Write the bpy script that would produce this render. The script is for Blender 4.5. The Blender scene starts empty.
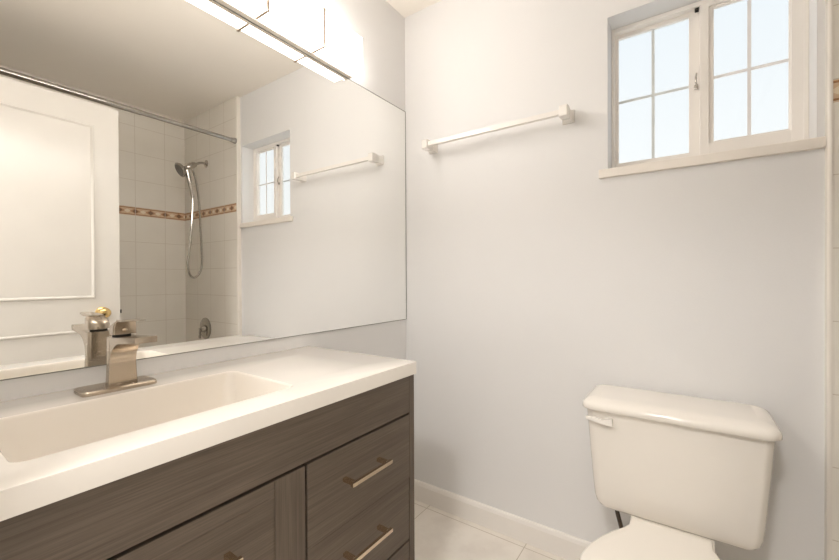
import bpy, bmesh, math
from mathutils import Vector, Matrix

S = bpy.context.scene
COL = S.collection
PI = math.pi

# ---------------------------------------------------------------- camera
cam_d = bpy.data.cameras.new('camera')
cam = bpy.data.objects.new('camera', cam_d)
COL.objects.link(cam)
YAW, PITCH, ROLL = 0.6068, -0.0059, -0.0044
F = Vector((-math.sin(YAW) * math.cos(PITCH), math.cos(YAW) * math.cos(PITCH), math.sin(PITCH)))
R0 = Vector((math.cos(YAW), math.sin(YAW), 0)); U0 = R0.cross(F)
R_ = R0 * math.cos(ROLL) + U0 * math.sin(ROLL)
U_ = -R0 * math.sin(ROLL) + U0 * math.cos(ROLL)
m = Matrix((R_, U_, -F)).transposed().to_4x4()
m.translation = Vector((1.1814, -1.5858, 1.11))
cam.matrix_world = m
cam_d.sensor_width = 36; cam_d.lens = 16.62
cam_d.clip_start = 0.005; cam_d.clip_end = 60
S.camera = cam

# ---------------------------------------------------------------- world, light, exposure
w = bpy.data.worlds.new('sky'); S.world = w; w.use_nodes = True
wn = w.node_tree.nodes; wl = w.node_tree.links
wn.clear()
tc = wn.new('ShaderNodeTexCoord'); sp = wn.new('ShaderNodeSeparateXYZ')
mr = wn.new('ShaderNodeMapRange'); mr.inputs['From Min'].default_value = 0.15; mr.inputs['From Max'].default_value = 0.7
mx = wn.new('ShaderNodeMix'); mx.data_type = 'RGBA'
mx.inputs[6].default_value = (1.0, 1.0, 1.0, 1); mx.inputs[7].default_value = (0.82, 0.885, 0.95, 1)
bg = wn.new('ShaderNodeBackground'); bg.inputs['Strength'].default_value = 0.71
wo = wn.new('ShaderNodeOutputWorld')
wl.new(tc.outputs['Generated'], sp.inputs[0]); wl.new(sp.outputs['Z'], mr.inputs['Value'])
wl.new(mr.outputs[0], mx.inputs[0]); wl.new(mx.outputs[2], bg.inputs['Color']); wl.new(bg.outputs[0], wo.inputs[0])

LAMP = 9.0            # vanity light shade emission
HALL_FILL = 19.0           # watts of the added hall fill lamp
S.view_settings.view_transform = 'Standard'
S.view_settings.look = 'None'
S.view_settings.gamma = 1.0
S.view_settings.use_curve_mapping = False
S.view_settings.exposure = 0.57
S.cycles.max_bounces = 14
S.cycles.diffuse_bounces = 8
S.cycles.glossy_bounces = 6
S.cycles.transparent_max_bounces = 12
S.cycles.sample_clamp_indirect = 6
S.cycles.caustics_reflective = True

# ---------------------------------------------------------------- materials
def new_mat(name):
    mt = bpy.data.materials.new(name); mt.use_nodes = True
    return mt, mt.node_tree.nodes, mt.node_tree.links, mt.node_tree.nodes['Principled BSDF']

def plain(name, col, rough=0.5, metal=0.0, var=0.04, scale=6.0, bump=0.0, bscale=60, coat=0.0, spec=0.5):
    mt, n, l, p = new_mat(name)
    p.inputs['Roughness'].default_value = rough
    p.inputs['Metallic'].default_value = metal
    p.inputs['Coat Weight'].default_value = coat
    p.inputs['Coat Roughness'].default_value = 0.06
    p.inputs['Specular IOR Level'].default_value = spec
    t = n.new('ShaderNodeTexCoord'); nz = n.new('ShaderNodeTexNoise')
    nz.inputs['Scale'].default_value = scale; nz.inputs['Detail'].default_value = 4
    l.new(t.outputs['Object'], nz.inputs['Vector'])
    r = n.new('ShaderNodeValToRGB')
    r.color_ramp.elements[0].position = 0.3; r.color_ramp.elements[1].position = 0.7
    r.color_ramp.elements[0].color = tuple(c * (1 - var) for c in col) + (1,)
    r.color_ramp.elements[1].color = tuple(min(1, c * (1 + var * 0.5)) for c in col) + (1,)
    l.new(nz.outputs['Fac'], r.inputs[0]); l.new(r.outputs[0], p.inputs['Base Color'])
    if bump:
        n2 = n.new('ShaderNodeTexNoise'); n2.inputs['Scale'].default_value = bscale; n2.inputs['Detail'].default_value = 3
        l.new(t.outputs['Object'], n2.inputs['Vector'])
        b = n.new('ShaderNodeBump'); b.inputs['Strength'].default_value = bump; b.inputs['Distance'].default_value = 0.002
        l.new(n2.outputs['Fac'], b.inputs['Height']); l.new(b.outputs[0], p.inputs['Normal'])
    return mt

class NB:
    """tiny node-maths builder"""
    def __init__(s, nt): s.n, s.l = nt.nodes, nt.links
    def m(s, op, a, b=None, c=None):
        q = s.n.new('ShaderNodeMath'); q.operation = op
        for i, v in enumerate((a, b, c)):
            if v is None: continue
            if isinstance(v, (int, float)): q.inputs[i].default_value = v
            else: s.l.new(v, q.inputs[i])
        return q.outputs[0]
    def line(s, v, off, pitch, wd):        # 1 on a joint of width wd every pitch
        a = s.m('SUBTRACT', v, off - pitch / 2)
        f = s.m('FLOORED_MODULO', a, pitch)
        d = s.m('ABSOLUTE', s.m('SUBTRACT', f, pitch / 2))
        return s.m('LESS_THAN', d, wd / 2)
    def mix(s, f, a, b):
        q = s.n.new('ShaderNodeMix'); q.data_type = 'RGBA'
        for i, v in ((0, f), (6, a), (7, b)):
            if isinstance(v, (int, float)): q.inputs[i].default_value = v
            elif isinstance(v, tuple): q.inputs[i].default_value = v + (1,)
            else: s.l.new(v, q.inputs[i])
        return q.outputs[2]

def wall_tile(name, axis, off):
    """cream glazed 20 cm wall tile with a terracotta diamond border; axis = horizontal coordinate"""
    mt, n, l, p = new_mat(name); nb = NB(mt.node_tree)
    g = n.new('ShaderNodeNewGeometry'); sx = n.new('ShaderNodeSeparateXYZ'); l.new(g.outputs['Position'], sx.inputs[0])
    u = sx.outputs[axis]; z = sx.outputs['Z']
    nz = n.new('ShaderNodeTexNoise'); nz.inputs['Scale'].default_value = 9; nz.inputs['Detail'].default_value = 5
    l.new(g.outputs['Position'], nz.inputs['Vector'])
    base = nb.mix(nz.outputs['Fac'], (0.80, 0.76, 0.69), (0.85, 0.815, 0.75))
    vert = nb.line(u, off, 0.206, 0.003)
    below = nb.m('LESS_THAN', z, 1.6)
    h1 = nb.m('MULTIPLY', nb.line(z, 0.364, 0.206, 0.003), below)
    h2 = nb.m('MULTIPLY', nb.line(z, 1.661, 0.206, 0.003), nb.m('SUBTRACT', 1, below))
    grout = nb.m('MAXIMUM', vert, nb.m('MAXIMUM', h1, h2))
    # border
    dz = nb.m('ABSOLUTE', nb.m('SUBTRACT', z, 1.6285))
    band = nb.m('LESS_THAN', dz, 0.0325)
    uu = nb.m('FLOORED_MODULO', nb.m('SUBTRACT', u, off - 0.0515), 0.103)
    du = nb.m('ABSOLUTE', nb.m('SUBTRACT', uu, 0.0515))
    dia = nb.m('LESS_THAN', nb.m('ADD', nb.m('DIVIDE', du, 0.021), nb.m('DIVIDE', dz, 0.016)), 1.0)
    dia2 = nb.m('LESS_THAN', nb.m('ADD', nb.m('DIVIDE', du, 0.036), nb.m('DIVIDE', dz, 0.022)), 1.0)
    du3 = nb.m('SUBTRACT', 0.0515, du)
    lens = nb.m('LESS_THAN', nb.m('ADD', nb.m('DIVIDE', du3, 0.024), nb.m('DIVIDE', dz, 0.014)), 1.0)
    edge = nb.m('MULTIPLY', nb.m('GREATER_THAN', dz, 0.0215), nb.m('LESS_THAN', dz, 0.028))
    n2 = n.new('ShaderNodeTexNoise'); n2.inputs['Scale'].default_value = 60; l.new(g.outputs['Position'], n2.inputs['Vector'])
    bcol = nb.mix(n2.outputs['Fac'], (0.62, 0.42, 0.26), (0.76, 0.58, 0.41))
    bcol = nb.mix(edge, bcol, (0.38, 0.20, 0.10))
    bcol = nb.mix(lens, bcol, (0.82, 0.70, 0.54))
    bcol = nb.mix(dia2, bcol, (0.52, 0.30, 0.17))
    bcol = nb.mix(dia, bcol, (0.24, 0.14, 0.085))
    c = nb.mix(band, base, bcol)
    c = nb.mix(grout, c, (0.66, 0.60, 0.52))
    l.new(c, p.inputs['Base Color'])
    p.inputs['Roughness'].default_value = 0.22
    b = n.new('ShaderNodeBump'); b.inputs['Strength'].default_value = 0.4; b.inputs['Distance'].default_value = 0.001
    l.new(nb.m('SUBTRACT', 1, grout), b.inputs['Height']); l.new(b.outputs[0], p.inputs['Normal'])
    return mt

def floor_tile():
    mt, n, l, p = new_mat('floor_tile'); nb = NB(mt.node_tree)
    g = n.new('ShaderNodeNewGeometry'); sx = n.new('ShaderNodeSeparateXYZ'); l.new(g.outputs['Position'], sx.inputs[0])
    x, y = sx.outputs['X'], sx.outputs['Y']
    nz = n.new('ShaderNodeTexNoise'); nz.inputs['Scale'].default_value = 7; nz.inputs['Detail'].default_value = 8
    nz.inputs['Roughness'].default_value = 0.6
    l.new(g.outputs['Position'], nz.inputs['Vector'])
    r = n.new('ShaderNodeValToRGB')
    r.color_ramp.elements[0].position = 0.32; r.color_ramp.elements[0].color = (0.76, 0.71, 0.645, 1)
    r.color_ramp.elements[1].position = 0.6; r.color_ramp.elements[1].color = (0.85, 0.805, 0.74, 1)
    l.new(nz.outputs['Fac'], r.inputs[0])
    gr = nb.m('MAXIMUM', nb.line(x, 0.146, 0.481, 0.0035), nb.line(y, -0.042, 0.481, 0.0035))
    c = nb.mix(gr, r.outputs[0], (0.54, 0.48, 0.40))
    l.new(c, p.inputs['Base Color']); p.inputs['Roughness'].default_value = 0.3
    b = n.new('ShaderNodeBump'); b.inputs['Strength'].default_value = 0.4; b.inputs['Distance'].default_value = 0.001
    l.new(nb.m('SUBTRACT', 1, gr), b.inputs['Height']); l.new(b.outputs[0], p.inputs['Normal'])
    return mt

def wood(name, axis):
    """grey-brown wood-look laminate, fine streaks running along axis"""
    mt, n, l, p = new_mat(name); nb = NB(mt.node_tree)
    g = n.new('ShaderNodeNewGeometry'); mp = n.new('ShaderNodeMapping')
    sc = [260, 260, 260]; sc[axis] = 4.5
    mp.inputs['Scale'].default_value = sc
    l.new(g.outputs['Position'], mp.inputs['Vector'])
    n1 = n.new('ShaderNodeTexNoise'); n1.inputs['Scale'].default_value = 1; n1.inputs['Detail'].default_value = 6; n1.inputs['Roughness'].default_value = 0.7
    l.new(mp.outputs[0], n1.inputs['Vector'])
    mp2 = n.new('ShaderNodeMapping'); s2 = [16, 16, 16]; s2[axis] = 1.2; mp2.inputs['Scale'].default_value = s2
    l.new(g.outputs['Position'], mp2.inputs['Vector'])
    n2 = n.new('ShaderNodeTexNoise'); n2.inputs['Scale'].default_value = 1; n2.inputs['Detail'].default_value = 4; n2.inputs['Distortion'].default_value = 0.6
    l.new(mp2.outputs[0], n2.inputs['Vector'])
    f = nb.m('ADD', nb.m('MULTIPLY', n1.outputs['Fac'], 0.6), nb.m('MULTIPLY', n2.outputs['Fac'], 0.4))
    r = n.new('ShaderNodeValToRGB')
    e = r.color_ramp.elements
    e[0].position = 0.33; e[0].color = (0.066, 0.048, 0.035, 1)
    e[1].position = 0.68; e[1].color = (0.170, 0.131, 0.098, 1)
    k = r.color_ramp.elements.new(0.5); k.color = (0.108, 0.082, 0.061, 1)
    l.new(f, r.inputs[0]); l.new(r.outputs[0], p.inputs['Base Color'])
    p.inputs['Roughness'].default_value = 0.5
    b = n.new('ShaderNodeBump'); b.inputs['Strength'].default_value = 0.15; b.inputs['Distance'].default_value = 0.0006
    l.new(n1.outputs['Fac'], b.inputs['Height']); l.new(b.outputs[0], p.inputs['Normal'])
    return mt

def brushed(name, col, rough):
    mt, n, l, p = new_mat(name); nb = NB(mt.node_tree)
    g = n.new('ShaderNodeNewGeometry'); mp = n.new('ShaderNodeMapping'); mp.inputs['Scale'].default_value = (40, 40, 900)
    l.new(g.outputs['Position'], mp.inputs['Vector'])
    nz = n.new('ShaderNodeTexNoise'); nz.inputs['Scale'].default_value = 1; nz.inputs['Detail'].default_value = 2
    l.new(mp.outputs[0], nz.inputs['Vector'])
    l.new(nb.mix(nz.outputs['Fac'], tuple(c * 0.985 for c in col), col), p.inputs['Base Color'])
    l.new(nb.m('MULTIPLY_ADD', nz.outputs['Fac'], 0.02, rough - 0.01), p.inputs['Roughness'])
    p.inputs['Metallic'].default_value = 1
    return mt

def emit(name, col, st):
    mt = bpy.data.materials.new(name); mt.use_nodes = True
    n, l = mt.node_tree.nodes, mt.node_tree.links; n.clear()
    e = n.new('ShaderNodeEmission'); o = n.new('ShaderNodeOutputMaterial')
    e.inputs[0].default_value = col + (1,); e.inputs[1].default_value = st
    l.new(e.outputs[0], o.inputs[0]); return mt

def glass():
    mt = bpy.data.materials.new('window_glass'); mt.use_nodes = True
    n, l = mt.node_tree.nodes, mt.node_tree.links; n.clear()
    t = n.new('ShaderNodeBsdfTransparent'); t.inputs[0].default_value = (0.97, 0.985, 0.985, 1)
    gl = n.new('ShaderNodeBsdfGlossy'); gl.inputs['Roughness'].default_value = 0.02
    fr = n.new('ShaderNodeFresnel'); fr.inputs[0].default_value = 1.3
    mx = n.new('ShaderNodeMixShader'); o = n.new('ShaderNodeOutputMaterial')
    ge = n.new('ShaderNodeNewGeometry'); sb = n.new('ShaderNodeMath'); sb.operation = 'SUBTRACT'; sb.inputs[0].default_value = 1
    ml = n.new('ShaderNodeMath'); ml.operation = 'MULTIPLY'
    l.new(ge.outputs['Backfacing'], sb.inputs[1]); l.new(fr.outputs[0], ml.inputs[0]); l.new(sb.outputs[0], ml.inputs[1])
    l.new(ml.outputs[0], mx.inputs[0]); l.new(t.outputs[0], mx.inputs[1]); l.new(gl.outputs[0], mx.inputs[2]); l.new(mx.outputs[0], o.inputs[0])
    return mt

M = dict(
    paint=plain('wall_paint', (0.79, 0.787, 0.785), 0.6, var=0.015, scale=2, bump=0.12, bscale=140),
    ceil=plain('ceiling_paint', (0.90, 0.855, 0.79), 0.7, var=0.015, scale=2, bump=0.1, bscale=120),
    white=plain('white_trim_paint', (0.87, 0.84, 0.80), 0.35, var=0.02),
    door=plain('door_paint', (0.74, 0.71, 0.66), 0.24, var=0.02, spec=0.4),
    vinyl=plain('window_vinyl', (0.90, 0.865, 0.82), 0.35, var=0.02),
    sill=plain('sill_paint', (0.86, 0.81, 0.745), 0.4, var=0.03),
    muntin=plain('muntin_bar', (0.88, 0.88, 0.89), 0.4, var=0.02),
    bull=plain('bullnose_glaze', (0.80, 0.755, 0.69), 0.2, var=0.03),
    top=plain('cultured_marble', (0.84, 0.80, 0.745), 0.16, var=0.015, scale=3, coat=0.2),
    basin=plain('basin_marble', (0.87, 0.82, 0.75), 0.22, var=0.015, scale=3, coat=0.2),
    china=plain('biscuit_china', (0.87, 0.83, 0.77), 0.12, var=0.015, scale=3, coat=0.3),
    seat=plain('seat_plastic', (0.87, 0.83, 0.765), 0.25, var=0.01),
    tub=plain('tub_enamel', (0.80, 0.76, 0.70), 0.15, var=0.015),
    ceramic=plain('white_ceramic', (0.87, 0.84, 0.80), 0.18, var=0.01, coat=0.2),
    nickel=brushed('brushed_nickel', (0.50, 0.43, 0.35), 0.27),
    nickel2=plain('satin_nickel', (0.74, 0.67, 0.59), 0.45, metal=0.1, var=0.02),
    clip=brushed('clip_nickel', (0.50, 0.42, 0.34), 0.35),
    champagne=brushed('champagne_pull', (0.74, 0.62, 0.48), 0.22),
    chrome=plain('chrome', (0.50, 0.47, 0.43), 0.10, metal=1, var=0.02),
    steel=plain('rod_steel', (0.42, 0.40, 0.37), 0.08, metal=1, var=0.02),
    spray=plain('spray_face', (0.16, 0.15, 0.14), 0.4, var=0.2, scale=200),
    brass=plain('polished_brass', (0.83, 0.60, 0.27), 0.12, metal=1, var=0.03),
    dark=plain('dark_gap', (0.02, 0.017, 0.014), 0.8, var=0.1),
    hose=plain('dark_rubber_hose', (0.07, 0.05, 0.035), 0.5, var=0.3, scale=300),
    woodh=wood('grey_oak_horizontal', 1), woodv=wood('grey_oak_vertical', 2),
    tile_end=wall_tile('cream_wall_tile_end', 'X', 2.303), tile_side=wall_tile('cream_wall_tile_side', 'Y', -0.178),
    floor=floor_tile(), glass=glass(),
    edge=plain('mirror_edge', (0.20, 0.20, 0.18), 0.3, var=0.05),
    lamp=emit('lit_acrylic', (1.0, 0.945, 0.89), LAMP),
)
mm, n_, l_, p_ = new_mat('silvered_glass')
p_.inputs['Base Color'].default_value = (0.955, 0.955, 0.94, 1); p_.inputs['Metallic'].default_value = 1; p_.inputs['Roughness'].default_value = 0.0
M['mirror'] = mm

# ---------------------------------------------------------------- geometry helpers
def box(bm, x0, x1, y0, y1, z0, z1, bev=0.0, seg=2):
    vs = [bm.verts.new((x, y, z)) for x in (x0, x1) for y in (y0, y1) for z in (z0, z1)]
    q = [(0, 1, 3, 2), (4, 6, 7, 5), (0, 4, 5, 1), (2, 3, 7, 6), (0, 2, 6, 4), (1, 5, 7, 3)]
    fs = [bm.faces.new([vs[i] for i in f]) for f in q]
    if bev:
        es = list({e for f in fs for e in f.edges})
        bmesh.ops.bevel(bm, geom=es, offset=bev, segments=seg, profile=0.5, affect='EDGES')
    return bm

def prism(bm, pts, axis, a, b, bev=0.0, seg=2):
    """polygon pts in the plane normal to axis, extruded from a to b. axis 'y': pts are (x, z); 'x': (y, z); 'z': (x, y)"""
    mk = {'y': lambda p, t: (p[0], t, p[1]), 'x': lambda p, t: (t, p[0], p[1]), 'z': lambda p, t: (p[0], p[1], t)}[axis]
    A = [bm.verts.new(mk(p, a)) for p in pts]; B = [bm.verts.new(mk(p, b)) for p in pts]
    fs = [bm.faces.new(A), bm.faces.new(B[::-1])]
    k = len(pts)
    for i in range(k): fs.append(bm.faces.new((A[i], B[i], B[(i + 1) % k], A[(i + 1) % k])))
    if bev:
        es = [e for e in set(fs[0].edges) | set(fs[1].edges)]
        bmesh.ops.bevel(bm, geom=es, offset=bev, segments=seg, profile=0.5, affect='EDGES')
    return bm

def tube(bm, pts, r, seg=12, caps=True):
    P = [Vector(p) for p in pts]; k = len(P); rings = []; up = None
    rr = r if isinstance(r, (list, tuple)) else [r] * k
    for i in range(k):
        t = (P[min(i + 1, k - 1)] - P[max(i - 1, 0)]).normalized()
        if up is None:
            up = t.orthogonal().normalized()
        up = (up - t * up.dot(t)).normalized(); s = t.cross(up)
        rings.append([bm.verts.new(P[i] + (up * math.cos(a) + s * math.sin(a)) * rr[i]) for a in [2 * PI * j / seg for j in range(seg)]])
    for i in range(k - 1):
        for j in range(seg):
            bm.faces.new((rings[i][j], rings[i][(j + 1) % seg], rings[i + 1][(j + 1) % seg], rings[i + 1][j]))
    if caps: bm.faces.new(rings[0][::-1]); bm.faces.new(rings[-1])
    return bm

def lathe(bm, prof, c, d, seg=32):
    """profile of (distance along d, radius) turned about the axis through c"""
    d = Vector(d).normalized(); c = Vector(c)
    return tube_axis(bm, [(c + d * t, r) for t, r in prof], d, seg)

def tube_axis(bm, prs, d, seg):
    up = d.orthogonal().normalized(); s = d.cross(up); rings = []
    for p, r in prs:
        rings.append([bm.verts.new(p + (up * math.cos(2 * PI * j / seg) + s * math.sin(2 * PI * j / seg)) * max(r, 1e-5)) for j in range(seg)])
    for i in range(len(rings) - 1):
        for j in range(seg):
            bm.faces.new((rings[i][j], rings[i][(j + 1) % seg], rings[i + 1][(j + 1) % seg], rings[i + 1][j]))
    bm.faces.new(rings[0][::-1]); bm.faces.new(rings[-1])
    return bm

def rrect(x0, x1, y0, y1, r, seg=6):
    """rounded rectangle loop; r scalar or four radii (x1y0, x1y1, x0y1, x0y0)"""
    rs = r if isinstance(r, (list, tuple)) else [r] * 4
    cs = [(x1 - rs[0], y0 + rs[0], -PI / 2, rs[0]), (x1 - rs[1], y1 - rs[1], 0, rs[1]),
          (x0 + rs[2], y1 - rs[2], PI / 2, rs[2]), (x0 + rs[3], y0 + rs[3], PI, rs[3])]
    out = []
    for cx, cy, a, q in cs:
        for i in range(seg + 1):
            t = a + PI / 2 * i / seg
            out.append((cx + q * math.cos(t), cy + q * math.sin(t)))
    return out

def loft(bm, loops, cap0=True, cap1=True):
    """loops: lists of 3-D points with equal counts"""
    R = [[bm.verts.new(p) for p in lp] for lp in loops]; k = len(R[0])
    for a, b in zip(R, R[1:]):
        for j in range(k):
            bm.faces.new((a[j], a[(j + 1) % k], b[(j + 1) % k], b[j]))
    if cap0: bm.faces.new(R[0][::-1])
    if cap1: bm.faces.new(R[-1])
    return R

def at_z(pts, z): return [(x, y, z) for x, y in pts]

def wpos(o):
    v = Vector((0, 0, 0))
    while o is not None: v += o.location; o = o.parent
    return v

def obj(name, bm, mat, parent=None, smooth=False, angle=35):
    bmesh.ops.remove_doubles(bm, verts=bm.verts, dist=1e-6)
    bmesh.ops.recalc_face_normals(bm, faces=bm.faces)
    off = wpos(parent)
    if off.length: bmesh.ops.translate(bm, verts=bm.verts, vec=-off)
    me = bpy.data.meshes.new(name); bm.to_mesh(me); bm.free()
    me.materials.append(mat)
    if smooth:
        me.shade_smooth()
        me.set_sharp_from_angle(angle=math.radians(angle))
    o = bpy.data.objects.new(name, me); COL.objects.link(o); o.parent = parent
    return o

def B(): return bmesh.new()

def thing(name, label, cat, loc, group=None):
    o = bpy.data.objects.new(name, None); COL.objects.link(o); o.location = loc
    o.empty_display_size = 0.05
    return tag(o, label, cat, group)

def tag(o, label, cat, group=None):
    o['label'] = label; o['category'] = cat
    if group: o['group'] = group
    return o

def struct(o, label=None, cat=None):
    o['kind'] = 'structure'
    if label: o['label'] = label
    if cat: o['category'] = cat
    return o

def copy_at(o, parent, d):
    c = o.copy(); COL.objects.link(c); c.parent = parent; c.location = o.location + Vector(d); return c

# ================================================================ THE ROOM
ZC = 2.432
WX0, WX1, WZ0, WZ1 = 0.935, 1.488, 1.51, 2.072      # window opening
XB = 2.303                                          # tiled tub wall
YF = -1.60                                          # wall with the doorway
DX0, DX1, DZ = 0.58, 1.414, 2.06                    # doorway

struct(obj('floor', box(B(), -0.1, 2.42, -3.2, 0.0, -0.1, 0.0), M['floor']), 'beige stone-look ceramic floor tiles with thin grout', 'floor')
struct(obj('ceiling', box(B(), -0.1, 2.42, -3.2, 0.14, ZC, ZC + 0.1), M['ceil']), 'warm white painted ceiling', 'ceiling')
struct(obj('wall_left', box(B(), -0.104, -0.004, -3.2, 0.14, 0, ZC), M['paint']), 'pale grey painted wall behind the vanity mirror', 'wall')
bm = B()
box(bm, -0.004, WX0, 0, 0.14, 0, ZC); box(bm, WX1, 2.42, 0, 0.14, 0, ZC)
box(bm, WX0, WX1, 0, 0.14, 0, WZ0 - 0.032); box(bm, WX0, WX1, 0, 0.14, WZ1, ZC)
struct(obj('wall_back', bm, M['paint']), 'pale grey painted wall holding the window and towel bar', 'wall')
struct(obj('wall_alcove', box(B(), 1.515, XB, -0.027, 0, 0, ZC), M['tile_end']), 'cream tiled end wall of the tub alcove with diamond border', 'wall')
struct(obj('wall_right', box(B(), XB, XB + 0.1, -1.7, 0.0, 0, ZC), M['tile_side']), 'cream tiled long wall of the tub alcove with diamond border', 'wall')
# glazed bullnose closing the step between painted and tiled wall
bm = B()
prof = [(1.505, 0.0), (1.505, -0.022)] + [(1.512 - 0.007 * math.cos(a), -0.022 - 0.007 * math.sin(a)) for a in [PI / 2 * i / 5 for i in range(1, 6)]] + [(1.515, -0.029), (1.515, 0.0)]
prism(bm, prof, 'z', 0, ZC)
struct(obj('trim_1', bm, M['bull'], smooth=True), 'cream glazed bullnose edge where painted wall meets tile', 'trim')
bm = B()
box(bm, -0.004, DX0, YF - 0.11, YF, 0, ZC); box(bm, DX1, XB, YF - 0.11, YF, 0, ZC); box(bm, DX0, DX1, YF - 0.11, YF, DZ, ZC)
struct(obj('wall_front', bm, M['paint']), 'painted wall with the doorway the view is taken from', 'wall')
# hallway beyond the doorway
struct(obj('wall_hall_right', box(B(), 2.32, 2.42, -3.2, -1.71, 0, ZC), M['paint']), 'hall side wall beyond the doorway', 'wall')
struct(obj('wall_hall', box(B(), -0.004, 2.32, -3.3, -3.2, 0, ZC), M['paint']), 'hall wall opposite the doorway', 'wall')

# baseboard: body with a rounded top
def base_profile(t=0.014, h=0.094):
    return [(0, 0), (-t, 0), (-t, h - 0.018), (-t + 0.002, h - 0.012), (-t + 0.004, h - 0.006), (-t + 0.008, h - 0.001), (0, h)]
bm = B(); prism(bm, base_profile(), 'x', 0.0, 1.505)
struct(obj('baseboard_back', bm, M['white']), 'white baseboard under the window wall', 'baseboard')
bm = B(); prism(bm, [(-0.004 - y, z) for y, z in base_profile()], 'y', -0.60, -0.016)
struct(obj('baseboard_left', bm, M['white']), 'white baseboard beside the vanity', 'baseboard')

# ---------------------------------------------------------------- window
def ring(bm, x0, x1, z0, z1, y0, y1, l, r, b, t, bev=0.0015):
    """rectangular frame with member widths left, right, bottom, top"""
    box(bm, x0, x0 + l, y0, y1, z0, z1, bev); box(bm, x1 - r, x1, y0, y1, z0, z1, bev)
    box(bm, x0 + l - .001, x1 - r + .001, y0, y1, z0, z0 + b, bev); box(bm, x0 + l - .001, x1 - r + .001, y0, y1, z1 - t, z1, bev)

win = bpy.data.objects.new('window_1', None); COL.objects.link(win); win.location = (1.21, 0.09, WZ0)
struct(win, 'two-pane white sliding window with thin grid bars above the toilet', 'window')
bm = B(); ring(bm, WX0, WX1, WZ0, WZ1, 0.090, 0.138, 0.010, 0.012, 0.014, 0.016)
obj('window_frame', bm, M['vinyl'], win)
# rear (left) sash
bm = B(); ring(bm, 0.942, 1.226, 1.520, 2.062, 0.116, 0.132, 0.014, 0.043, 0.036, 0.020)
sl = obj('sash', bm, M['vinyl'], win)
obj('pane', box(B(), 0.952, 1.190, 0.121, 0.125, 1.55, 2.048), M['glass'], sl)
bm = B(); box(bm, 1.067, 1.077, 0.1255, 0.1275, 1.552, 2.045); box(bm, 0.953, 1.186, 0.12565, 0.12735, 1.791, 1.801)
obj('muntin', bm, M['muntin'], sl)
# front (right) sash with bevelled glazing bead
bm = B(); ring(bm, 1.214, 1.478, 1.526, 2.066, 0.091, 0.114, 0.026, 0.030, 0.046, 0.022)
sr = obj('sash', bm, M['vinyl'], win)
bm = B(); ring(bm, 1.238, 1.450, 1.568, 2.046, 0.100, 0.112, 0.016, 0.006, 0.012, 0.010, 0.003)
obj('glazing_bead', bm, M['vinyl'], sr)
obj('pane', box(B(), 1.245, 1.447, 0.1075, 0.1105, 1.572, 2.044), M['glass'], sr)
bm = B(); box(bm, 1.343, 1.353, 0.1035, 0.1065, 1.578, 2.040); box(bm, 1.252, 1.446, 0.1038, 0.1062, 1.794, 1.804)
obj('muntin', bm, M['muntin'], sr)
# latch on the meeting stile
bm = B(); tube(bm, [(1.205, 0.108, 1.83), (1.203, 0.098, 1.815), (1.203, 0.097, 1.795), (1.206, 0.104, 1.782)], 0.0028, 8)
box(bm, 1.198, 1.210, 0.105, 0.112, 1.775, 1.79, 0.001)
obj('latch', bm, M['chrome'], win, True)
bm = B(); box(bm, 1.2, 1.212, 0.095, 0.11, 2.046, 2.054, 0.001); obj('track_stop', bm, M['dark'], win)
bm = B(); box(bm, 0.906, 1.5045, -0.014, 0.0895, 1.478, 1.5095, 0.002)
obj('window_sill', bm, M['sill'], win)

# ---------------------------------------------------------------- door standing open into the room (seen in the mirror)
door = bpy.data.objects.new('door_1', None); COL.objects.link(door); door.location = (1.43, -1.18, 0)
struct(door, 'white panelled door standing open along the tub, seen in the mirror', 'door')
obj('door_leaf', box(B(), 1.412, 1.447, -1.585, -0.767, 0.008, 2.046, 0.002), M['door'], door)
def mould(z0, z1):
    bm = B(); y0, y1 = -1.475, -0.876
    prf = [(0, 0), (0.0075, 0.003), (0.0085, 0.008), (0.003, 0.014), (0, 0.016)]   # (height, inset)
    loops = []
    for h, i in prf:
        loops.append([(1.412 - h + 0.0002, y0 + i, z0 + i), (1.412 - h + 0.0002, y1 - i, z0 + i), (1.412 - h + 0.0002, y1 - i, z1 - i), (1.412 - h + 0.0002, y0 + i, z1 - i)])
    loft(bm, loops, False, False)
    obj('panel_moulding', bm, M['door'], door)
mould(1.008, 1.926); mould(0.22, 0.845)
bm = B(); lathe(bm, [(0, 0.031), (0.004, 0.031), (0.008, 0.026), (0.010, 0.012), (0.022, 0.011), (0.026, 0.018), (0.031, 0.0255), (0.039, 0.0275), (0.046, 0.026), (0.051, 0.020), (0.054, 0.010), (0.0545, 0)], (1.412, -0.848, 0.930), (-1, 0, 0))
k = obj('door_knob', bm, M['brass'], door, True, 50); k['label'] = 'polished brass knob'
bm = B(); lathe(bm, [(0, 0.031), (0.004, 0.031), (0.008, 0.026), (0.010, 0.012), (0.022, 0.011), (0.026, 0.018), (0.031, 0.0255), (0.039, 0.0275), (0.046, 0.026), (0.051, 0.020), (0.054, 0.010), (0.0545, 0)], (1.447, -0.848, 0.930), (1, 0, 0))
obj('door_knob', bm, M['brass'], door, True, 50)
obj('latch_bolt', box(B(), 1.423, 1.436, -0.768, -0.757, 0.920, 0.940, 0.001), M['dark'], door)

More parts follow.
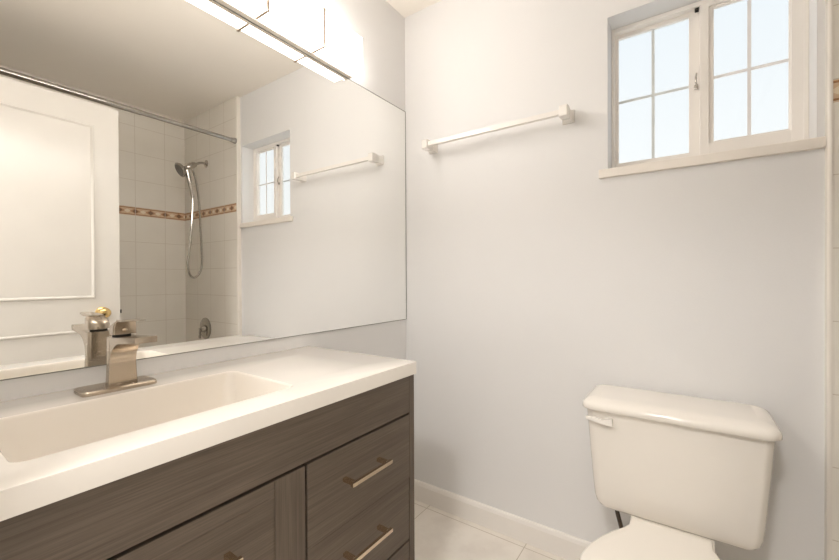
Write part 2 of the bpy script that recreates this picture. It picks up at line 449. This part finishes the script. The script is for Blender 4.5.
# ================================================================ MIRROR
bm = B(); box(bm, -0.004, 0.0, -1.597, -0.002, 0.8986, 1.954)
o = obj('wall_mirror', bm, M['mirror'])
o.data.materials.append(M['edge'])
for f in o.data.polygons:
    if f.normal.x < 0.5: f.material_index = 1
mo = o
bm = B(); ew = 0.0028
box(bm, -0.0035, 0.0006, -1.597, -0.0015, 1.9515, 1.9515 + ew); box(bm, -0.0035, 0.0006, -1.597, -0.0015, 0.898, 0.898 + ew * .8); box(bm, -0.0035, 0.0006, -0.0045, -0.0015, 0.898, 1.9543)
obj('mirror_edge', bm, M['edge'], mo)
tag(o, 'large frameless wall mirror above the vanity reaching the corner', 'mirror')

# ================================================================ VANITY
CX, CZ0, CZ1 = 0.496, 0.8166, 0.8539
VY0, VY1 = YF + 0.002, -0.6176
v = thing('vanity_cabinet', 'dark grey-brown wood-grain vanity cabinet under the white sink top', 'cabinet', (0.25, -1.11, 0))
FX = 0.489   # face plane
bm = B()
box(bm, -0.003, 0.470, VY1 - 0.021, VY1 - 0.003, 0.0, CZ0, 0.0008)
box(bm, 0.4705, FX, VY1 - 0.027, VY1 - 0.003, 0.0, CZ0, 0.0008)
obj('side_panel', bm, M['woodv'], v)
bm = B(); box(bm, -0.003, 0.470, VY0, VY0 + 0.018, 0.0, CZ0); obj('side_panel', bm, M['woodv'], v)
obj('top_rail', box(B(), 0.4705, FX, VY0, VY1 - 0.0275, 0.704, CZ0, 0.0008), M['woodh'], v)
bm = B(); box(bm, 0.0, 0.466, VY0 + 0.02, VY1 - 0.022, 0.10, 0.112); box(bm, 0.40, 0.42, VY0 + 0.02, VY1 - 0.022, 0, 0.10)
box(bm, 0.455, 0.4685, VY0 + 0.019, VY1 - 0.022, 0.112, 0.80)
obj('carcass', bm, M['dark'], v)
def pull(parent, y0, y1, z):
    """square bar pull with two posts, horizontal"""
    bm = B(); box(bm, 0.522, 0.531, y0, y1, z - 0.0045, z + 0.0045, 0.0008)
    for yy in (y0 + 0.006, y1 - 0.018):
        box(bm, FX, 0.523, yy, yy + 0.012, z - 0.0045, z + 0.0045, 0.0008)
    h = obj('handle', bm, M['champagne'], parent); h['label'] = 'satin champagne bar pull'
    return h
DY0, DY1 = -1.0265, VY1 - 0.0275
hand = None
for i, (z0, z1, hz) in enumerate([(0.5075, 0.6975, 0.618), (0.3225, 0.5069, 0.434), (0.112, 0.3165, 0.22)]):
    ddx = 0.0 if i else 0.0006
    bm = B(); box(bm, 0.4705, FX + ddx, DY0, DY1 - (0.0035 if i else 0.001), z0, z1, 0.0012)
    d = obj('drawer', bm, M['woodh'], v)
    if hand is None: hand = pull(d, -0.927, -0.778, hz); hz0 = hz
    else: copy_at(hand, d, (0, 0, hz - hz0))
dr = obj('door', box(B(), 0.4705, 0.4865, -1.5815, -1.033, 0.112, 0.6965), M['woodh'], v)
for ya, yb in ((-1.108, -1.0325), (-1.582, -1.508)):
    obj('stile', box(B(), 0.4868, FX, ya, yb, 0.112, 0.6965, 0.001), M['woodv'], dr)
for za, zb in ((0.664, 0.6965), (0.112, 0.16)):
    obj('rail', box(B(), 0.4868, FX - 0.0008, -1.507, -1.109, za, zb, 0.001), M['woodh'], dr)
bm = B(); yh = -1.208
box(bm, 0.522, 0.531, yh - 0.006, yh + 0.006, 0.460, 0.614, 0.0008)
for zz in (0.468, 0.596): box(bm, 0.4865, 0.523, yh - 0.006, yh + 0.006, zz, zz + 0.012, 0.0008)
h = obj('handle', bm, M['champagne'], dr); h['label'] = 'upright champagne bar pull'

# ---- sink top with integral basin
bm = B()
BX0, BX1, BY0, BY1 = 0.138, 0.414, -1.470, -0.996
inner = rrect(BX0, BX1, BY0, BY1, 0.022, 8)
def outer_of(dd):
    x0, x1, y0, y1 = -0.003 + dd, CX - dd, VY0 + dd, VY1 - dd
    cs = [(BX1 - .022, BY0 + .022), (BX1 - .022, BY1 - .022), (BX0 + .022, BY1 - .022), (BX0 + .022, BY0 + .022)]
    co = [(x1, y0), (x1, y1), (x0, y1), (x0, y0)]
    out = []
    for c in range(4):
        for i in range(9):
            a = (-PI / 2, 0, PI / 2, PI)[c] + PI / 2 * i / 8
            ca = math.atan2(co[c][1] - cs[c][1], co[c][0] - cs[c][0])
            ids = [(-PI / 2, 0, PI / 2, PI)[c] + PI / 2 * q / 8 for q in range(9)]
            near = min(range(9), key=lambda q: abs(math.remainder(ids[q] - ca, 2 * PI)))
            if i == near: out.append(co[c]); continue
            dx, dy = math.cos(a), math.sin(a); ts = []
            if dx > 1e-6: ts.append((x1 - cs[c][0]) / dx)
            if dx < -1e-6: ts.append((x0 - cs[c][0]) / dx)
            if dy > 1e-6: ts.append((y1 - cs[c][1]) / dy)
            if dy < -1e-6: ts.append((y0 - cs[c][1]) / dy)
            t = min(ts); out.append((cs[c][0] + t * dx, cs[c][1] + t * dy))
    return out
low = outer_of(0)
loops = [at_z(low, CZ0), at_z(low, CZ1 - 0.002), at_z(outer_of(0.0006), CZ1 - 0.0006), at_z(outer_of(0.002), CZ1),
         at_z(rrect(BX0 - .001, BX1 + .001, BY0 - .001, BY1 + .001, 0.023, 8), CZ1)]
R = loft(bm, loops, False, False)
# underside ring
und = [bm.verts.new(p) for p in at_z(rrect(BX0 - .001, BX1 + .001, BY0 - .001, BY1 + .001, 0.023, 8), CZ0)]
for j in range(len(und)): bm.faces.new((R[0][j], R[0][(j + 1) % 36], und[(j + 1) % 36], und[j]))
top = obj('vanity_sink', bm, M['top'], None, True, 25)
tag(top, 'white cultured marble vanity top with integral rectangular basin', 'countertop')
bm = B()
def bas(i, z, r, back=0.0): return at_z(rrect(BX0 + i + back, BX1 - i, BY0 + i, BY1 - i * 1.0, max(r, 0.01), 8), z)
loops = [bas(-0.001, CZ1, 0.023), bas(0.001, CZ1 - 0.001, 0.023), bas(0.003, CZ1 - 0.005, 0.024), bas(0.006, CZ1 - 0.02, 0.026), bas(0.015, CZ1 - 0.06, 0.034, .004),
         bas(0.022, CZ1 - 0.095, 0.036, .006), bas(0.034, CZ1 - 0.112, 0.036, .008), bas(0.052, CZ1 - 0.119, 0.034, .01), bas(0.09, CZ1 - 0.122, 0.02, .01)]
loft(bm, loops, False, True)
bs = obj('basin', bm, M['basin'], top, True, 60)
bm = B(); lathe(bm, [(0, 0.022), (0.003, 0.022), (0.004, 0.018), (0.003, 0.014), (0.006, 0.012), (0.008, 0.008), (0.009, 0)], (0.276, -1.233, CZ1 - 0.1225), (0, 0, 1))
obj('drain', bm, M['nickel'], top, True)

# ---- faucet
FY = -1.235
fz = CZ1
fa = thing('sink_faucet', 'brushed nickel single-lever faucet on the sink top', 'faucet', (0.078, FY, fz))
bm = B()
pl = rrect(0.037, 0.112, -1.316, -1.171, 0.012, 5)
pli = rrect(0.040, 0.109, -1.313, -1.174, 0.010, 5)
loft(bm, [at_z(pl, fz + 0.0002), at_z(pl, fz + 0.007), at_z(pli, fz + 0.010)])
obj('base_plate', bm, M['nickel'], fa, True, 25)
b0 = fz + 0.0095
bm = B(); secs = []
for dz, k1 in ((0, 1.12), (0.02, 1.07), (0.05, 1.02), (0.08, 1.0), (0.108, 0.98), (0.112, 0.95)):
    hw = 0.0265 * k1
    secs.append(at_z(rrect(0.062, 0.086, FY - hw, FY + hw, [0.003, 0.003, 0.008, 0.008], 8), b0 + dz))
loft(bm, secs)
prof = [(0.066, b0 + 0.111), (0.066, b0 + 0.05), (0.0855, b0 + 0.05)]
for i in range(0, 13):
    a = PI / 2 * i / 12
    prof.append((0.0865 + 0.060 * (1 - math.cos(a)), b0 + 0.052 + 0.050 * math.sin(a)))
prof += [(0.217, b0 + 0.1075), (0.218, b0 + 0.121), (0.150, b0 + 0.116), (0.10, b0 + 0.1125)]
prism(bm, prof, 'y', FY - 0.0260, FY + 0.0260, 0.001)
for q in bm.verts:
    if q.co.x > 0.09: q.co.y = FY + (q.co.y - FY) * (1 - 0.18 * (q.co.x - 0.09) / 0.128)
obj('spout_body', bm, M['nickel'], fa, True, 30)
bm = B(); lathe(bm, [(0, 0.018), (0.005, 0.018)], (0.078, FY, b0 + 0.1115), (0, 0, 1)); obj('collar', bm, M['dark'], fa, True)
h0 = b0 + 0.1180
ftop = lambda x: h0 + 0.0345 + (x - 0.11) * 0.035 - (0.020 * ((0.108 - x) / 0.048) ** 2 if x < 0.108 else 0)
bm = B()
lo_ = rrect(0.060, 0.100, FY - 0.0235, FY + 0.0235, [0.004, 0.004, 0.019, 0.019], 8)
hi_ = rrect(0.064, 0.106, FY - 0.0165, FY + 0.0165, [0.003, 0.003, 0.014, 0.014], 8)
mi_ = rrect(0.061, 0.104, FY - 0.0222, FY + 0.0222, [0.004, 0.004, 0.018, 0.018], 8)
R = loft(bm, [at_z(lo_, h0), [(x, y, h0 + (ftop(x) - h0) * 0.45) for x, y in lo_], [(x, y, h0 + (ftop(x) - h0) * 0.8) for x, y in mi_], [(x, y, ftop(x)) for x, y in hi_]], True, False)
# dished top: strips across the outline so the curved surface closes cleanly
mid = [(x, FY + (y - FY) * 0.45, ftop(x) - 0.0004) for x, y in hi_]
mv = [bm.verts.new(q) for q in mid]; nn = len(mv)
for q in range(nn): bm.faces.new((R[-1][q], R[-1][(q + 1) % nn], mv[(q + 1) % nn], mv[q]))
for q in range(nn // 2):
    a_, b_, c_, d_ = q, q + 1, (nn - 2 - q) % nn, (nn - 1 - q) % nn
    if len({a_, b_, c_, d_}) == 4 and b_ < c_: bm.faces.new((mv[a_], mv[b_], mv[c_], mv[d_]))

bl = [(0.098, FY - 0.0165), (0.106, FY - 0.018), (0.135, FY - 0.018), (0.180, FY - 0.013), (0.194, FY - 0.006), (0.194, FY + 0.006), (0.180, FY + 0.013), (0.135, FY + 0.018), (0.106, FY + 0.018), (0.098, FY + 0.0165)]
loft(bm, [[(x, y, ftop(x) - 0.0035 * min(1, (0.200 - x) / 0.05)) for x, y in bl], [(x, y, ftop(x) + 0.0006) for x, y in bl]])
lv = obj('lever', bm, M['nickel'], fa, True, 30)
bm = B(); lathe(bm, [(0, 0.005), (0.0015, 0.005), (0.002, 0.004)], (0.1025, FY - 0.002, h0 + 0.0105), (1, 0, 0), 16)
ind = obj('temperature_dot', bm, M['champagne'], lv, True); ind['label'] = 'small round indicator dot'

# ================================================================ VANITY LIGHT
LY1, LY0 = -0.400, -1.516
vl = thing('vanity_light', 'long lit white bar light with nickel clips above the mirror', 'wall lamp', (0, -0.958, 1.957))
bm = B(); box(bm, -0.004, 0.0205, LY0 + 0.004, LY1 - 0.000, 1.9550, 1.975, 0.0008); box(bm, -0.004, 0.012, -1.2, -0.72, 1.975, 2.10, 0.001)
box(bm, 0.0125, 0.032, LY1 - 0.004, LY1 - 0.0, 1.9550, 1.972, 0.0005)
obj('back_plate', bm, M['nickel2'], vl)
bm = B(); box(bm, 0.0210, 0.083, LY0, LY1 - 0.006, 1.9625, 2.094, 0.002)
sh = obj('lamp_shade', bm, M['lamp'], vl); sh['label'] = 'glowing white acrylic shade'
for yy in (-0.610, -0.843, -1.076, -1.309):
    bm = B()
    box(bm, 0.0838, 0.0862, yy - 0.0048, yy + 0.0048, 1.9588, 2.098, 0.0003)
    box(bm, 0.0135, 0.0862, yy - 0.0048, yy + 0.0048, 1.9588, 1.9615, 0.0003)
    box(bm, 0.074, 0.0862, yy - 0.004, yy + 0.004, 2.0955, 2.100, 0.0005)
    box(bm, 0.0838, 0.090, yy - 0.004, yy + 0.004, 1.957, 1.9625, 0.0005)
    obj('clip', bm, M['clip'], vl)

# ================================================================ TOWEL BAR
tb = thing('towel_bar', 'white ceramic square towel bar left of the window', 'towel bar', (0.48, 0, 1.73))
TZ = 1.735; YB = -0.066
bm = B(); box(bm, 0.172, 0.792, YB - 0.0095, YB + 0.0095, TZ - 0.0095, TZ + 0.0095, 0.001)
obj('bar', bm, M['ceramic'], tb)
def post(xc):
    bm = B(); lp = []
    for y, hx, hz, dz in ((0.0, .023, .024, 0), (-0.006, .023, .024, 0), (-0.009, .021, .022, 0), (-0.028, .0135, .0175, 0), (-0.044, .014, .020, 0), (-0.052, .0155, .021, 0), (-0.082, .0155, .021, 0), (-0.085, .013, .018, 0)):
        lp.append([(xc + a * hx, y, TZ + b * hz) for a, b in ((-1, -1), (1, -1), (1, 1), (-1, 1))])
    loft(bm, lp); return bm
for xc in (0.168, 0.796):
    obj('post', post(xc), M['ceramic'], tb)

# ================================================================ TOILET
TC = 1.1375
to = thing('toilet', 'biscuit-coloured two-piece toilet beneath the window', 'toilet', (TC, -0.35, 0))
bm = B()
secs = []   # z, half width, y front, corner radius, y back
for z, hw, yf, r, yb in ((0.3555, 0.172, -0.192, 0.03, -0.05), (0.357, 0.182, -0.203, 0.03, -0.042), (0.363, 0.193, -0.209, 0.032, -0.036), (0.374, 0.2005, -0.2135, 0.034, -0.032),
                         (0.395, 0.2055, -0.2165, 0.035, -0.03), (0.43, 0.2090, -0.218, 0.035, -0.03), (0.50, 0.2145, -0.220, 0.036, -0.03), (0.58, 0.2205, -0.223, 0.036, -0.03), (0.65, 0.2255, -0.225, 0.036, -0.03), (0.679, 0.2275, -0.226, 0.036, -0.03)):
    hw += 0.007; r = 0.024
    lp = rrect(TC - hw, TC + hw, yf, yb, [r, 0.012, 0.012, r], 8)
    # bow the front face a little
    lp = [(x, y - (0.008 * (1 - ((x - TC) / hw) ** 2) if y < yf + 0.004 else 0)) for x, y in lp]
    secs.append(at_z(lp, z))
loft(bm, secs)
obj('tank', bm, M['china'], to, True, 60)
bm = B(); secs = []
for z, i in ((0.6795, 0.010), (0.680, 0.004), (0.684, 0.0), (0.694, 0.0), (0.700, 0.002), (0.706, 0.008), (0.7105, 0.017), (0.7135, 0.028), (0.715, 0.042)):
    secs.append(at_z(rrect(TC - 0.2465 + i, TC + 0.2465 - i, -0.248 + i, -0.018 - i * 0.25, [0.036, 0.014, 0.014, 0.036], 8), z))
loft(bm, secs)
obj('tank_lid', bm, M['china'], to, True, 60)
# flush lever: square pivot plate on the right, paddle reaching left
lx = 0.0
bm = B()
prism(bm, [(0.907, 0.648), (0.907, 0.659), (0.938, 0.659), (0.954, 0.6535), (0.984, 0.6625), (0.986, 0.638), (0.958, 0.641), (0.940, 0.645)], 'y', -0.247, -0.237, 0.0015)
box(bm, 0.962, 0.984, -0.238, -0.222, 0.641, 0.660, 0.001)
obj('flush_lever', bm, M['ceramic'], to, True, 30)
# seat ring and lid outlines
def egg(cy0, cy1, hw, hy, n=40, sq=0.0):
    """closed outline: straight hinge strip at the back (half width hy, y = cy0) flaring to half width hw, round front at y = cy1"""
    pts = []
    L = [(hy, 0.0), (hy + 0.001, 0.046), (hy + 0.012, 0.070), (hy + 0.035, 0.105), (hy + 0.060, 0.150), (hw - 0.010, 0.200), (hw, 0.250), (hw - 0.002, 0.300)]
    ln = cy0 - cy1
    for x, d in L: pts.append((x, cy0 - d))
    d0 = 0.300
    for i in range(1, 13):
        a = PI / 2 * i / 12
        pts.append(((hw - 0.002) * math.cos(a), cy0 - d0 - (ln - d0) * math.sin(a)))
    left = [(-x, y) for x, y in pts[:-1]][::-1]
    return [(TC + x, y) for x, y in pts + left]
def shrink(pts, d):
    cx = TC; cy = sum(p[1] for p in pts) / len(pts)
    out = []
    for x, y in pts:
        v_ = Vector((x - cx, y - cy)); q = v_.length
        v_ *= (q - d) / q; out.append((cx + v_.x, cy + v_.y))
    return out
lid = egg(-0.270, -0.735, 0.186, 0.097)
bm = B(); loft(bm, [at_z(shrink(lid, .003), 0.3765), at_z(lid, 0.378), at_z(lid, 0.3875), at_z(shrink(lid, 0.002), 0.391), at_z(shrink(lid, 0.007), 0.393), at_z(shrink(lid, 0.03), 0.3945)])
sld = obj('seat_lid', bm, M['seat'], to, True, 40)
st = egg(-0.275, -0.730, 0.183, 0.093)
bm = B(); loft(bm, [at_z(shrink(st, .006), 0.3565), at_z(st, 0.359), at_z(st, 0.371), at_z(shrink(st, .006), 0.376)])
obj('seat', bm, M['seat'], to, True, 40)
# bowl, pedestal and the deck that carries the tank
rim = egg(-0.255, -0.715, 0.172, 0.110)
def sc(pts, fx, y0, y1):
    ys = [p[1] for p in pts]; a, b = min(ys), max(ys)
    return [(TC + (x - TC) * fx, y0 + (y - b) / (a - b) * (y1 - y0)) for x, y in pts]
bm = B()
loft(bm, [at_z(sc(rim, .66, -0.16, -0.62), 0.0), at_z(sc(rim, .66, -0.16, -0.62), 0.02), at_z(sc(rim, .55, -0.17, -0.59), 0.06), at_z(sc(rim, .52, -0.18, -0.56), 0.14),
          at_z(sc(rim, .66, -0.20, -0.62), 0.22), at_z(sc(rim, .88, -0.22, -0.68), 0.30), at_z(sc(rim, .98, -0.24, -0.71), 0.33), at_z(rim, 0.350), at_z(shrink(rim, 0.01), 0.356)])
obj('bowl', bm, M['china'], to, True, 50)
bm = B()
loft(bm, [at_z(rrect(TC - .07, TC + .07, -0.28, -0.10, .03), 0.20), at_z(rrect(TC - .09, TC + .09, -0.29, -0.06, .03), 0.30), at_z(rrect(TC - .105, TC + .105, -0.30, -0.045, .03), 0.335), at_z(rrect(TC - .105, TC + .105, -0.25, -0.045, .03), 0.3552)])
obj('tank_deck', bm, M['china'], to, True, 50)
bm = B()
tube(bm, [(0.962, -0.085, 0.40), (0.964, -0.083, 0.36), (0.969, -0.070, 0.31), (0.974, -0.058, 0.27), (0.985, -0.052, 0.22), (0.992, -0.05, 0.17)], 0.0072, 10)
h = obj('supply_hose', bm, M['hose'], to, True); h['label'] = 'dark thin water supply hose'
bm = B(); lathe(bm, [(0, 0.022), (0.004, 0.022), (0.006, 0.008), (0.036, 0.008), (0.036, 0.012), (0.066, 0.012), (0.068, 0.004)], (0.992, -0.0, 0.16), (0, -1, 0), 20)
obj('stop_valve', bm, M['chrome'], to, True)

# ================================================================ SHOWER
SX, SY, SZ = 1.945, -0.027, 2.015
sw = thing('handheld_shower', 'chrome handheld shower head with looped hose on the tiled wall', 'shower', (SX, SY, SZ))
bm = B(); lathe(bm, [(0, 0.030), (0.003, 0.030), (0.010, 0.019), (0.014, 0.010)], (SX, SY, SZ), (0, -1, 0), 24); obj('flange', bm, M['chrome'], sw, True)
bm = B(); tube(bm, [(SX, SY - .01, SZ), (SX, -0.06, SZ), (SX, -0.085, SZ - 0.008), (SX, -0.115, SZ - 0.026)], 0.0095, 12); obj('shower_arm', bm, M['chrome'], sw, True)
bm = B(); lathe(bm, [(0, 0.011), (0.004, 0.017), (0.02, 0.022), (0.05, 0.024), (0.066, 0.020), (0.08, 0.014)], (SX, -0.105, SZ - 0.020), (0, -0.85, -0.52), 20)
obj('holder', bm, M['chrome'], sw, True)
hd = Vector((SX, -0.216, SZ - 0.088)); dd = Vector((0.05, -0.86, -0.50)).normalized()
bm = B(); lathe(bm, [(-0.048, 0.013), (-0.030, 0.020), (-0.014, 0.044), (0.0, 0.0545), (0.008, 0.0545), (0.010, 0.050)], hd, dd, 28)
hh = obj('shower_head', bm, M['chrome'], sw, True)
bm = B(); lathe(bm, [(0.0101, 0.046), (0.012, 0.044)], hd, dd, 28); obj('spray_plate', bm, M['spray'], hh, True)
bm = B(); tube(bm, [(SX, -0.170, 1.935), (SX, -0.158, 1.87), (SX, -0.142, 1.80), (SX, -0.130, 1.735)], [0.016, 0.0155, 0.014, 0.0115], 12); obj('shower_handle', bm, M['chrome'], sw, True)
def bez(P, n=40):
    out = []
    P = [Vector(p) for p in P]
    P = [P[0]] + P + [P[-1]]
    for i in range(1, len(P) - 2):
        for j in range(n):
            t = j / n
            out.append(0.5 * ((2 * P[i]) + (P[i + 1] - P[i - 1]) * t + (2 * P[i - 1] - 5 * P[i] + 4 * P[i + 1] - P[i + 2]) * t * t + (-P[i - 1] + 3 * P[i] - 3 * P[i + 1] + P[i + 2]) * t ** 3))
    out.append(P[-2]); return out
bm = B(); pts = bez([(SX, -0.130, 1.735), (SX, -0.133, 1.635), (SX, -0.150, 1.40), (SX, -0.170, 1.24), (SX, -0.160, 1.15), (SX, -0.127, 1.118), (SX, -0.088, 1.15), (SX, -0.066, 1.24), (SX, -0.074, 1.49), (SX, -0.086, 1.72), (SX, -0.108, 1.87), (SX, -0.135, 1.955)], 16)
tube(bm, pts, [0.0078 + 0.0008 * (i % 2) for i in range(len(pts))], 10); obj('shower_hose', bm, M['chrome'], sw, True)

VX, VZ = 1.972, 0.715
sv = thing('shower_valve', 'round chrome tub valve with lever low on the tiled wall', 'valve', (VX, SY, VZ))
bm = B(); lathe(bm, [(0, 0.085), (0.004, 0.085), (0.010, 0.077), (0.013, 0.050), (0.014, 0.030)], (VX, SY, VZ), (0, -1, 0), 36); obj('escutcheon', bm, M['chrome'], sv, True)
bm = B(); lathe(bm, [(0.012, 0.030), (0.030, 0.026), (0.038, 0.024), (0.042, 0.018)], (VX, SY, VZ), (0, -1, 0), 24)
box(bm, VX - .009, VX + .009, SY - .054, SY - .040, 0.64, 0.725, 0.004); obj('lever', bm, M['chrome'], sv, True)

rod = thing('shower_rod', 'long straight chrome shower curtain rod above the tub', 'curtain rod', (1.523, -0.82, 2.110))
RX, RZ = 1.523, 2.110
bm = B(); tube(bm, [(RX, -0.028, RZ), (RX, -0.62, RZ)], 0.0140, 20); obj('rod_tube', bm, M['steel'], rod, True)
bm = B(); tube(bm, [(RX, -0.62, RZ), (RX, -1.595, RZ)], 0.0162, 20); obj('rod_tube', bm, M['steel'], rod, True)
bm = B(); lathe(bm, [(0, 0.021), (0.010, 0.021), (0.022, 0.0175), (0.034, 0.0165)], (RX, -0.028, RZ), (0, -1, 0), 24); e1 = obj('end_cap', bm, M['steel'], rod, True)
bm = B(); lathe(bm, [(0, 0.021), (0.010, 0.021), (0.022, 0.0175), (0.034, 0.0165)], (RX, YF, RZ), (0, 1, 0), 24); obj('end_cap', bm, M['steel'], rod, True)

# bathtub under the shower
bt = thing('bathtub', 'white alcove bathtub below the tiled walls', 'bathtub', (1.9, -0.82, 0))
bm = B()
X0, X1, Y0, Y1, ZT = 1.56, XB - 0.001, YF + 0.001, -0.028, 0.33
o1 = rrect(X0, X1, Y0, Y1, 0.004, 6)
def tin(i, z, r): return at_z(rrect(X0 + 0.06 + i, X1 - 0.05 - i, Y0 + 0.08 + i * 1.3, Y1 - 0.08 - i * 1.3, r, 6), z)
loft(bm, [at_z(o1, 0.0), at_z(o1, ZT - 0.008), at_z(rrect(X0 + .006, X1 - .001, Y0 + .001, Y1 - .001, .006, 6), ZT), tin(0, ZT, .10), tin(.008, ZT - .008, .10), tin(.03, .15, .10), tin(.06, .08, .10), tin(.12, .06, .08)], True, True)
obj('tub_shell', bm, M['tub'], bt, True, 40)

# fill lamp added in the hall, out of view, to brighten the room
hl = thing('hall_fill_lamp', 'added round flush fill lamp, unseen in the hall outside the doorway', 'fill lamp', (1.0, -2.3, ZC))
bm = B(); lathe(bm, [(0, 0.17), (0.02, 0.17), (0.025, 0.16)], (1.0, -2.3, ZC), (0, 0, -1), 32); obj('fill_lamp_base', bm, M['nickel2'], hl, True)
bm = B(); lathe(bm, [(0.0255, 0.155), (0.05, 0.145), (0.07, 0.11), (0.08, 0.05), (0.082, 0)], (1.0, -2.3, ZC), (0, 0, -1), 32); obj('fill_lamp_dome', bm, emit('hall_fill_dome', (1, 0.93, 0.84), 4.0), hl, True)
ld = bpy.data.lights.new('hall_fill_light', 'AREA'); ld.shape = 'DISK'; ld.size = 0.3; ld.energy = HALL_FILL; ld.color = (1, 0.965, 0.93)
lo = bpy.data.objects.new('hall_fill_light', ld); COL.objects.link(lo); lo.parent = hl; lo.location = (0, 0, -0.09)
